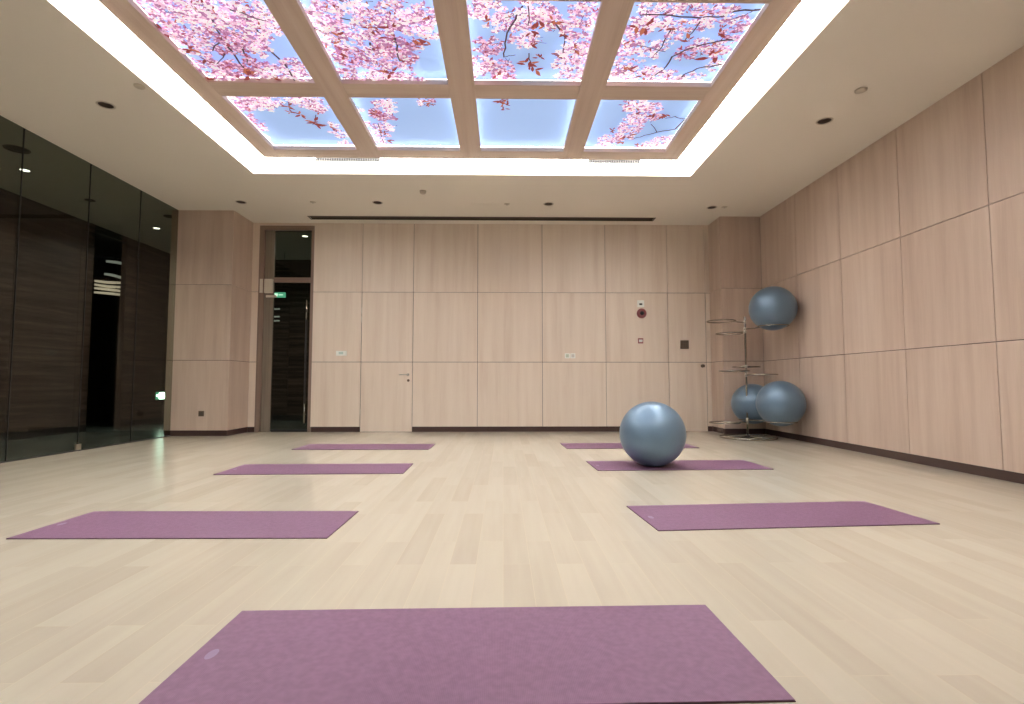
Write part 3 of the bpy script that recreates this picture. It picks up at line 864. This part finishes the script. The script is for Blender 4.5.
struct(w1.build('window_1', M['glass']))
b = MB()
b.box(-4.028, -3.374, YB + 0.03, YB + 0.082, 2.60, 2.69, grain='x', off=off())
struct(b.build('trim_2', M['jamb_wood']))
b = MB()
b.box(-4.17, -4.03, YB - 0.02, YB + 0.035, 2.41, 2.655, bevel=0.004)
b.box(-4.245, -4.19, YB - 0.02, YB - 0.0115, 2.41, 2.655, bevel=0.002)
b.build('patch_fitting', M['satin'], d1)
b = MB()
b.box(-4.15, -3.97, YB + 0.02, YB + 0.035, 2.335, 2.375, bevel=0.003)
b.build('closer_arm', M['satin'], d1)
b = MB()
b.tube([(-3.435, YB + 0.015, 0.15), (-3.435, YB + 0.015, 2.29)], 0.014, 14)
b.tube([(-3.435, YB + 0.015, 0.30), (-3.435, YB + 0.052, 0.30)], 0.009, 10)
b.tube([(-3.435, YB + 0.015, 2.10), (-3.435, YB + 0.052, 2.10)], 0.009, 10)
ph = b.build('pull_handle', M['black'], d1)
for za, zb in ((0.15, 0.48), (1.95, 2.29)):
    b = MB()
    b.tube([(-3.435, YB + 0.015, za - 0.002), (-3.435, YB + 0.015, zb)], 0.016, 14)
    b.build('grip_sleeve', M['chrome'], ph)
b = MB()
b.box(-4.02, -3.38, YB + 0.045, YB + 0.067, 0.006, 0.045, bevel=0.002)
b.build('bottom_rail', M['black'], d1)

# ------------------------------------------------------------------ left glass wall: one pane after another
GS = [YCL - 0.002, 7.594, 6.662, 5.722, 4.782, 3.842, 2.902, 1.962, 1.022, 0.082, -0.858, -1.798, YF]
n = 2
for b_, a_ in zip(GS[:-1], GS[1:]):
    p = MB()
    p.box(XL - 0.012, XL, a_ + 0.003, b_ - 0.003, 0.004, H - 0.002)
    p = struct(p.build('window_%d' % n, M['glass']))
    n += 1
    j = MB()
    j.box(XL - 0.013, XL + 0.0012, a_ - 0.003, a_ + 0.003, 0.004, H - 0.002)
    j.build('silicone_joint', M['black'], p)
lf = MB()
lf.box(XL - 0.02, XL + 0.008, YF, YCL, 0, 0.012)
struct(lf.build('trim_3', M['black']))
pf = MB()
pf.box(XL - 0.02, XL + 0.012, 6.625, 6.70, 0.012, 0.085, bevel=0.003)
tag(pf.build('glass_clamp', M['metal']), 'small metal clamp at the foot of the smoked glass wall', 'glass clamp')

# ------------------------------------------------------------------ corridor behind the glass
cw = MB()
def hplanks(mb, axis, face, a0, a1, zlo, zhi, thick):
    """veneer with the grain running level, in tall sheets"""
    s = a0
    while s < a1 - 0.01:
        e = min(s + 1.2, a1)
        if axis == 'x':     # face plane at X
            mb.box(face - thick, face, s + 0.003, e - 0.003, zlo, zhi, 0, 'y', off())
        else:
            mb.box(s + 0.003, e - 0.003, face, face + thick, zlo, zhi, 0, 'x', off())
        s = e
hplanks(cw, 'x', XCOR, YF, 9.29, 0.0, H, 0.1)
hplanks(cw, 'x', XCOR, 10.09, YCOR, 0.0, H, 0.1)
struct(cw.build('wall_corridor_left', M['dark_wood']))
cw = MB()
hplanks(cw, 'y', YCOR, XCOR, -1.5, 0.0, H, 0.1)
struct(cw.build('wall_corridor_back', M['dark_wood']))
cw = MB()
cw.box(XCOR - 2.1, XCOR - 0.1, 9.19, 9.29, 0, H, grain='x')
cw.box(XCOR - 2.1, XCOR - 0.1, 11.5, 11.6, 0, H, grain='x')
cw.box(XCOR - 2.2, XCOR - 2.1, 9.19, 11.6, 0, H, grain='y')
cw.box(XCOR - 2.1, XCOR - 0.001, 9.29, 11.5, H - 0.06, H - 0.001)
cw.box(XCOR - 0.1, XCOR - 0.001, 9.285, 10.095, H - 0.12, H - 0.06)
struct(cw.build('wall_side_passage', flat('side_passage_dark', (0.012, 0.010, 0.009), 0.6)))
cw = MB()
cw.box(-1.6, -1.5, YB + 0.1, YCOR + 0.1, 0, H, grain='y')
cw.box(XCOR - 0.1, XL, YF - 0.1, YF, 0, H, grain='x')
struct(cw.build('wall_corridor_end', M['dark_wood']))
bb = MB()
bb.box(XCOR, XCOR + 0.012, YF, 9.28, 0, 0.12)
bb.box(XCOR, XCOR + 0.012, 10.1, YCOR - 0.012, 0, 0.12)
bb.box(XCOR, -1.6, YCOR - 0.012, YCOR, 0, 0.12)
struct(bb.build('baseboard_corridor', M['black']))

def disc_light(name, x, y, r, label, cat, mats, group=None, zc=H):
    t = thing(name, (x, y, zc), label, cat, group)
    b = MB()
    b.lathe([(r * 0.86, 0.0), (r * 0.88, -0.006), (r, -0.006), (r * 1.02, 0.0)], 36, caps=False)
    b.build('trim_ring', mats[0], t)
    b = MB()
    b.lathe([(0, -0.003), (r * 0.86, -0.003), (r * 0.86, 0.0)], 36, caps=False)
    b.build('lens', mats[1], t)
    return t
disc_light('downlight', -6.322, 6.878, 0.062, 'lit downlight behind the smoked glass, nearer the viewer', 'downlight', (M['metal'], M['corridor_lamp']))
disc_light('downlight', -6.301, 9.477, 0.062, 'lit downlight behind the smoked glass, at the far end', 'downlight', (M['metal'], M['corridor_lamp']))
disc_light('downlight', -3.80, 9.953, 0.062, 'lit downlight seen through the top of the glass door', 'downlight', (M['metal'], M['corridor_lamp']))
disc_light('ceiling_speaker', -5.851, 6.247, 0.125, 'dark round ceiling speaker behind the smoked glass, leftmost in the picture', 'ceiling speaker', (M['slot_frame'], M['slot']))
disc_light('ceiling_speaker', -5.63, 8.80, 0.10, 'dark round ceiling speaker behind the glass beside the left column', 'ceiling speaker', (M['slot_frame'], M['slot']))
disc_light('smoke_detector', -6.36, 8.018, 0.07, 'small dark smoke detector on the corridor ceiling between two lit downlights', 'smoke detector', (M['slot_frame'], M['slot']))
for i, (x, y, pw) in enumerate([(-6.322, 6.878, 150), (-6.301, 9.477, 90), (-3.80, 10.1, 120), (-6.3, 4.3, 170), (-6.3, 1.7, 130)]):
    ld = bpy.data.lights.new('downlight_beam', 'SPOT')
    ld.energy = pw
    ld.spot_size = R(150)
    ld.spot_blend = 1.0
    ld.shadow_soft_size = 0.06
    ld.color = (0.95, 1.0, 0.93)
    lo = bpy.data.objects.new('downlight_beam', ld)
    COL.objects.link(lo)
    lo.location = (x, y, H - 0.02)

# low exit sign on the corridor wall, and the hanging one
t = thing('exit_sign', (XCOR + 0.0005, 11.265, 0.565), 'small glowing exit sign low on the corridor wall behind the glass', 'exit sign')
b = MB(); b.box(0.0, 0.012, -0.18, 0.16, -0.07, 0.085, bevel=0.003); b.build('sign_box', M['exit_green'], t)
b = MB()
b.box(0.0125, 0.015, -0.085, 0.085, -0.06, 0.075)
b.box(0.0125, 0.015, 0.095, 0.14, -0.035, 0.01)
b.box(0.0125, 0.015, -0.165, -0.105, -0.01, 0.03)
b.build('sign_symbol', M['exit_white'], t)
t = thing('exit_sign', (-4.80, 11.2, 2.72), 'green glowing exit sign hanging in the corridor beyond the glass door', 'exit sign')
b = MB(); b.box(-0.14, 0.14, -0.015, 0.015, -0.055, 0.055, bevel=0.003); b.build('sign_box', M['exit_green'], t)
b = MB(); b.box(-0.09, -0.02, -0.018, -0.0155, -0.03, 0.03); b.box(0.0, 0.09, -0.018, -0.0155, -0.008, 0.008); b.build('sign_symbol', flat('exit_pale', (0.5, 0.8, 0.7), 0.4, emit=(0.6, 1, .85), es=1.6), t)
for x in (-0.1, 0.1):
    b = MB(); b.tube([(x, 0, 0.055), (x, 0, H - 2.72)], 0.004, 8); b.build('hanging_rod', M['black'], t)

# layered pale fixture hanging in the dark side passage
def blade_fixture(loc, s, rows, label, rz=0):
    t = thing('pendant_lamp', loc, label, 'pendant lamp', rz=rz)
    for (y0, y1, z0_, z1_, sag, mat_) in rows:
        b = MB()
        nseg = 12
        top, bot = [], []
        for k in range(nseg + 1):
            u = k / nseg
            y = y0 + (y1 - y0) * u
            c = z0_ + (z1_ - z0_) * u + sag * math.sin(PI * u)
            top.append((y, c + 0.018 * s))
            bot.append((y, c - 0.018 * s * (1 + 0.8 * math.sin(PI * u))))
        for k in range(nseg):
            for xa, xb in ((-0.05 * s, 0.05 * s),):
                q = [b.bm.verts.new((x, yy, zz)) for x in (xa, xb) for (yy, zz) in (top[k], top[k + 1], bot[k + 1], bot[k])]
                for idx in ((0, 1, 2, 3), (7, 6, 5, 4), (0, 4, 5, 1), (3, 2, 6, 7)):
                    b.bm.faces.new([q[i] for i in idx])
        b.build('blade', M[mat_], t)
    b = MB()
    top_z = H - loc[2]
    b.tube([(0, rows[0][0] * 0.5 + rows[0][1] * 0.5, rows[-1][2]), (0, rows[0][0] * 0.5 + rows[0][1] * 0.5, top_z)], 0.006, 8)
    b.build('suspension_rod', M['black'], t)
    return t
blade_fixture((-7.60, 10.20, 2.92), 0.8,
              [(-0.10, 0.26, 0.27, 0.24, 0.02, 'blade'), (-0.12, 0.26, 0.02, -0.07, 0.03, 'blade'),
               (-0.26, 0.22, -0.13, -0.11, -0.01, 'blade_cream'), (-0.26, 0.23, -0.20, -0.20, -0.01, 'blade_cream'),
               (-0.26, 0.22, -0.27, -0.29, 0.01, 'blade_cream'), (-0.26, 0.24, -0.35, -0.36, 0.01, 'blade_cream')],
              'hanging lamp of pale curved blades in the dark passage behind the glass', rz=R(-54))
blade_fixture((-5.05, 11.55, 2.32), 0.55,
              [(-0.10, 0.12, 0.15, 0.15, 0.0, 'blade'), (-0.10, 0.12, -0.02, -0.02, 0.0, 'blade'), (-0.10, 0.12, -0.11, -0.11, 0.0, 'blade')],
              'small hanging lamp of level pale blades seen through the glass door', rz=R(-90))

# ------------------------------------------------------------------ ceiling fittings
def downlight(x, y, label):
    t = thing('downlight', (x, y, H), label, 'downlight', 'unlit downlights around the room ceiling')
    b = MB()
    b.lathe([(0.0655, 0.012), (0.0655, -0.001), (0.067, -0.004), (0.082, -0.003), (0.083, 0.0)], 40, caps=False)
    b.build('trim_ring', M['cream_plastic'], t)
    b = MB()
    b.lathe([(0.0652, 0.0), (0.058, 0.03), (0.040, 0.065), (0.0, 0.085)], 40, caps=False)
    b.build('reflector', M['reflector'], t)
    b = MB()
    b.lathe([(0.0, 0.022), (0.018, 0.023), (0.028, 0.032), (0.030, 0.05), (0.012, 0.07), (0, 0.07)], 28)
    b.build('lamp', M['reflector'], t)
    return t
dl = ['unlit downlight in the left ceiling margin, the nearest one on the left',
      'unlit downlight above the left wooden column',
      'unlit downlight near the slot diffuser, second from the left',
      'unlit downlight near the slot diffuser, beside the ceiling hatch',
      'unlit downlight above the right wooden column and ball rack',
      'unlit downlight in the right ceiling margin, nearest the viewer']
for (x, y), l in zip(DOWN, dl):
    downlight(x, y, l)

def sprinkler(x, y, r, label):
    t = thing('sprinkler', (x, y, H), label, 'sprinkler')
    b = MB(); b.lathe([(0, -0.004), (r, -0.003), (r * 1.02, 0.0)], 28, caps=False); b.build('cover_plate', M['cream_plastic'], t)
    b = MB(); b.lathe([(0.006, -0.004), (0.006, -0.016), (0.014, -0.018), (0, -0.021)], 16, caps=False); b.build('deflector', M['metal'], t)
sprinkler(-2.962, 8.048, 0.045, 'small flat sprinkler above the glass door end of the ceiling')
sprinkler(0.054, 8.088, 0.045, 'small flat sprinkler right of the ceiling hatch')
sprinkler(3.53, 8.168, 0.045, 'small flat sprinkler beside the downlight above the right column')
def detector(x, y, r, h_, label):
    t = thing('smoke_detector', (x, y, H), label, 'smoke detector')
    b = MB(); b.lathe([(r, 0), (r, -0.008), (r * .95, -0.01)], 32, caps=False); b.build('mounting_ring', M['bronze'] if r > .055 else M['cream_plastic'], t)
    b = MB(); b.lathe([(r * .93, -0.001), (r * .9, -h_ * .6), (r * .6, -h_ * .95), (0, -h_)], 32, caps=False); b.build('cover', M['cream_plastic'], t)
detector(-3.449, 4.866, 0.047, 0.02, 'round smoke detector near the cove on the left margin')
detector(3.428, 4.817, 0.054, 0.02, 'round smoke detector in the right ceiling margin')
detector(-1.18, 7.55, 0.05, 0.045, 'small domed smoke detector between the cove and the slot diffuser')

t = thing('slot_diffuser', (-0.355, 8.82, H), 'long dark slot diffuser in the ceiling along the back wall', 'air diffuser')
b = MB()
for bx in ((-3.305, 2.595, 8.73, 8.746), (-3.305, 2.595, 8.899, 8.915), (-3.305, -3.289, 8.746, 8.899), (2.579, 2.595, 8.746, 8.899)):
    b.box(*bx, H - 0.004, H + 0.004)
o = b.build('frame', M['slot_frame'], t); o.location = (0.355, -8.82, -H)
b = MB()
b.box(-3.288, 2.578, 8.747, 8.898, H + 0.07, H + 0.085)
o = b.build('back_plate', M['slot'], t); o.location = (0.355, -8.82, -H)
b = MB()
b.box(-3.288, 2.578, 8.7465, 8.750, H - 0.001, H + 0.07); b.box(-3.288, 2.578, 8.895, 8.8985, H - 0.001, H + 0.07)
o = b.build('inner_lining', M['slot'], t); o.location = (0.355, -8.82, -H)
for yy in (8.785, 8.82, 8.86):
    b = MB(); b.box(-3.288, 2.578, yy, yy + 0.005, H + 0.004, H + 0.05)
    o = b.build('blade', M['slot_frame'], t); o.location = (0.355, -8.82, -H)

hb = MB()
x0, x1, y0, y1 = -0.523, -0.062, 8.06, 8.48
hb.box(x0 + 0.006, x1 - 0.006, y0 + 0.006, y1 - 0.006, H - 0.0025, H)
tag(hb.build('access_hatch', M['ceiling']), 'square ceiling access hatch painted like the ceiling, by the slot diffuser', 'hatch')

for (gx0, gx1, l) in ((-2.53, -1.67, 'grey linear air grille in the light cove, left one'), (1.15, 1.86, 'grey linear air grille in the light cove, right one')):
    t = thing('air_grille', ((gx0 + gx1) / 2, CY1 - 0.007, 3.885), l, 'air grille', 'air grilles in the light cove')
    hw = (gx1 - gx0) / 2
    b = MB()
    b.box(-hw, hw, -0.012, 0, 0.06, 0.07); b.box(-hw, hw, -0.012, 0, -0.07, -0.06)
    b.box(-hw, -hw + 0.01, -0.012, 0, -0.06, 0.06); b.box(hw - 0.01, hw, -0.012, 0, -0.06, 0.06)
    b.build('frame', M['grille'], t)
    b = MB(); b.box(-hw + 0.01, hw - 0.01, -0.003, 0, -0.06, 0.06); b.build('back_plate', M['grille_dark'], t)
    b = MB()
    k = -hw + 0.02
    while k < hw - 0.015:
        b.box(k, k + 0.008, -0.011, -0.003, -0.06, 0.06)
        k += 0.032
    b.build('slats', M['grille'], t)

# ------------------------------------------------------------------ wall fittings
def plate_thing(name, x, z, w_, h_, label, cat, mat_, y=YB, inner=None, group=None):
    t = thing(name, (x, y, z), label, cat, group)
    b = MB(); b.box(-w_ / 2, w_ / 2, -0.010, 0, -h_ / 2, h_ / 2, bevel=0.0025); b.build('cover_plate', mat_, t)
    for (nm, a0, a1, c0, c1, mm) in (inner or []):
        b = MB(); b.box(a0, a1, -0.014, -0.010, c0, c1, bevel=0.001); b.build(nm, mm, t)
    return t
plate_thing('thermostat', -2.81, 1.357, 0.185, 0.085, 'white rectangular thermostat on the panel beside the glass door', 'thermostat', M['white_plastic'],
            inner=[('display', -0.045, 0.03, -0.018, 0.022, flat('pale_display', (0.55, 0.68, 0.62), 0.3)), ('button', 0.05, 0.07, -0.012, 0.012, M['white_plastic'])])
plate_thing('wall_switch', 1.117, 1.315, 0.086, 0.086, 'white square wall switch, left of a pair on the back wall', 'switch', M['white_plastic'],
            inner=[('rocker', -0.026, 0.026, -0.028, 0.028, flat('rocker_greenish', (0.58, 0.62, 0.50), 0.4))], group='pair of wall switches')
plate_thing('wall_switch', 1.215, 1.315, 0.086, 0.086, 'white square wall switch, right of a pair on the back wall', 'switch', M['white_plastic'],
            inner=[('rocker', -0.026, 0.026, -0.028, 0.028, flat('rocker_white', (0.66, 0.62, 0.57), 0.4))], group='pair of wall switches')
plate_thing('control_panel', 3.182, 1.515, 0.148, 0.148, 'dark square control plate on the narrow hidden door', 'control panel', M['bronze'], y=YB + 0.001,
            inner=[('button', -0.05 + 0.035 * (i % 3), -0.025 + 0.035 * (i % 3), -0.045 + 0.035 * (i // 3), -0.02 + 0.035 * (i // 3), flat('bronze_button_%d' % i, (0.10, 0.07, 0.05), 0.4)) for i in range(9)])
plate_thing('power_socket', -4.808, 0.355, 0.086, 0.086, 'bronze power socket low on the left wooden column', 'socket', M['bronze'], y=YCL,
            inner=[('socket_insert', -0.028, 0.028, -0.028, 0.028, flat('socket_insert_bronze', (0.09, 0.065, 0.05), 0.4))])
plate_thing('call_point', 2.408, 1.58, 0.092, 0.092, 'small dull red call point with white centre below the alarm bell', 'call point', M['red_plastic'],
            inner=[('break_glass', -0.03, 0.03, -0.022, 0.022, M['white_plastic'])])
plate_thing('alarm_light', 2.418, 2.235, 0.122, 0.122, 'white square strobe light with a dark slot above the red alarm', 'alarm light', M['white_plastic'],
            inner=[('lens', -0.026, 0.026, -0.024, 0.006, M['black'])])
t = thing('alarm_bell', (2.431, YB, 2.065), 'round dull red alarm bell under the white strobe light', 'alarm bell')
rx = Matrix.Rotation(R(90), 4, 'X')
b = MB(); b.lathe([(0.0, 0.0), (0.086, 0.0), (0.088, 0.012), (0.078, 0.030), (0.050, 0.040), (0.045, 0.034), (0, 0.034)], 36, mat=rx, caps=False); b.build('bell_shell', M['red_plastic'], t)
b = MB(); b.lathe([(0.034, 0.032), (0.034, 0.045), (0.02, 0.052), (0, 0.052)], 28, mat=rx, caps=False); b.build('bell_centre', M['black'], t)
t = None

# ------------------------------------------------------------------ yoga mats
MW, MD, MH = 1.73, 0.60, 0.006
def yoga_mat_proto():
    t = thing('yoga_mat', (0, 0, 0), '', 'yoga mat', 'purple yoga mats laid out on the floor')
    b = MB()
    b.box(-MW / 2, MW / 2, -MD / 2, MD / 2, 0.0, MH * 0.55)
    b.build('underside', M['mat_edge'], t)
    b = MB()
    b.box(-MW / 2 + .001, MW / 2 - .001, -MD / 2 + .001, MD / 2 - .001, MH * 0.55, MH, bevel=0.0012)
    b.build('foam_top', M['mat_top'], t)
    b = MB()
    pts = [(-MW / 2 + 0.058 + 0.016 * math.cos(2 * PI * k / 20), -0.015 + 0.032 * math.sin(2 * PI * k / 20), MH + 0.0004) for k in range(20)]
    b.poly(pts)
    b.build('printed_mark', M['mat_logo'], t)
    return t
mats = [((-0.094, 1.715), 0.014, 'nearest purple yoga mat, in the middle foreground'),
        ((-1.817, 3.222), -0.010, 'purple yoga mat nearest the viewer on the left side'),
        ((-1.800, 5.229), 0.020, 'middle purple yoga mat on the left side'),
        ((-1.803, 7.010), -0.010, 'farthest purple yoga mat on the left, by the wooden door'),
        ((1.726, 3.384), 0.068, 'purple yoga mat nearest the viewer on the right side'),
        ((1.765, 5.404), 0.030, 'purple yoga mat on the right under the big blue ball'),
        ((1.667, 7.084), 0.037, 'farthest purple yoga mat on the right, behind the big blue ball')]
proto = yoga_mat_proto()
for i, ((x, y), a, l) in enumerate(mats):
    o = proto if i == 0 else copy_tree(proto)
    o.location = (x, y, 0.0)
    o.rotation_euler = (0, 0, a)
    o['label'] = l

# ------------------------------------------------------------------ balls
def ball(loc, r, label, group=None, tilt=(0, 0, 0), squash=0.0):
    t = thing('exercise_ball', loc, label, 'exercise ball', group)
    b = MB()
    n = 48
    prof = []
    for k in range(n + 1):
        a = -PI / 2 + PI * k / n
        z = r * math.sin(a)
        rr = r * math.cos(a)
        prof.append((0.0 if k in (0, n) else rr, z))
    b.lathe(prof, 72, caps=False)
    o = b.build('ball_skin', M['ball'], t)
    o.rotation_euler = tilt
    if squash:
        # the ball flattens a little where its weight rests
        for v in o.data.vertices:
            wz = v.co.z
            if wz < -r + squash:
                v.co.z = -r + squash
    b = MB()
    b.lathe([(0.0, r + 0.002), (0.010, r + 0.0015), (0.011, r - 0.002)], 16, caps=False)
    p = b.build('valve_plug', M['plug'], o)
    p.rotation_euler = (R(78), 0, R(150))
    return t
ball((1.515, 5.345, 0.325 + MH - 0.005), 0.328, 'large blue grey exercise ball resting on a purple mat', squash=0.008)
grp = 'blue exercise balls on the rack'
B1 = (3.972, 7.62, 1.94)
B2 = (3.983, 7.50, 0.548)
B3 = (3.93, 8.235, 0.515)
ball(B1, 0.325, 'blue exercise ball held high at the top of the rack', grp, tilt=(0.2, 0.1, 0))
ball(B2, 0.325, 'blue exercise ball low on the rack, in front and nearest the right wall', grp, tilt=(0.1, 0.2, 0))
ball(B3, 0.315, 'blue exercise ball low on the rack, behind the pole and partly hidden', grp, tilt=(R(85), 0, 0.5))

# ------------------------------------------------------------------ rack
PXY = (3.745, 8.03)
t = thing('ball_rack', (PXY[0], PXY[1], 0), 'steel exercise ball rack with round loops standing in the right corner', 'ball rack')
b = MB()
b.tube([(0.40 * math.cos(2 * PI * k / 64), 0.40 * math.sin(2 * PI * k / 64), 0.014) for k in range(64)], 0.014, 12, closed=True)
b.build('base_ring', M['chrome'], t)
for a in (R(185), R(65), R(-55)):
    b = MB()
    b.tube([(0.0, 0.0, 0.016), (0.39 * math.cos(a), 0.39 * math.sin(a), 0.014)], 0.011, 10)
    b.build('base_spoke', M['chrome'], t)
b = MB()
b.lathe([(0.032, 0.0), (0.034, 0.03), (0.022, 0.05)], 24)
b.build('base_hub', M['black'], t)
b = MB()
b.lathe([(0.0145, 0.03), (0.0145, 1.86), (0.010, 1.872), (0, 1.876)], 20)
b.build('pole', M['chrome'], t)
def ring_arm(cx, cy, z, r=0.205):
    dx, dy = cx - PXY[0], cy - PXY[1]
    d = math.hypot(dx, dy)
    ux, uy = dx / d, dy / d
    e = max(d - r, 0.02)
    b = MB()
    b.tube([(dx + r * math.cos(2 * PI * k / 56), dy + r * math.sin(2 * PI * k / 56), z) for k in range(56)], 0.009, 10, closed=True)
    o = b.build('holding_ring', M['chrome'], t)
    b = MB()
    b.tube([(0, 0, z - 0.004), (ux * e, uy * e, z)], 0.009, 10)
    b.build('arm', M['chrome'], o)
    b = MB()
    b.lathe([(0.0148, z - 0.026), (0.021, z - 0.022), (0.021, z + 0.018), (0.0148, z + 0.022)], 20)
    b.build('collar', M['metal'], o)
def drop(rb, rr):
    return math.sqrt(rb * rb - (rr - 0.0) ** 2) + 0.006
ring_arm(3.335, 7.93, 1.785)
ring_arm(3.66, 8.40, 1.64)
ring_arm(B1[0], B1[1], B1[2] - drop(0.325, 0.205) - 0.003)
ring_arm(3.92, 8.40, 1.10)
ring_arm(3.42, 7.72, 1.02)
ring_arm(3.81, 7.66, 0.965)
ring_arm(3.34, 7.90, 0.245, 0.215)
ring_arm(B2[0], B2[1], B2[2] - drop(0.325, 0.205) - 0.003)
ring_arm(B3[0], B3[1], B3[2] - drop(0.315, 0.205) - 0.003)
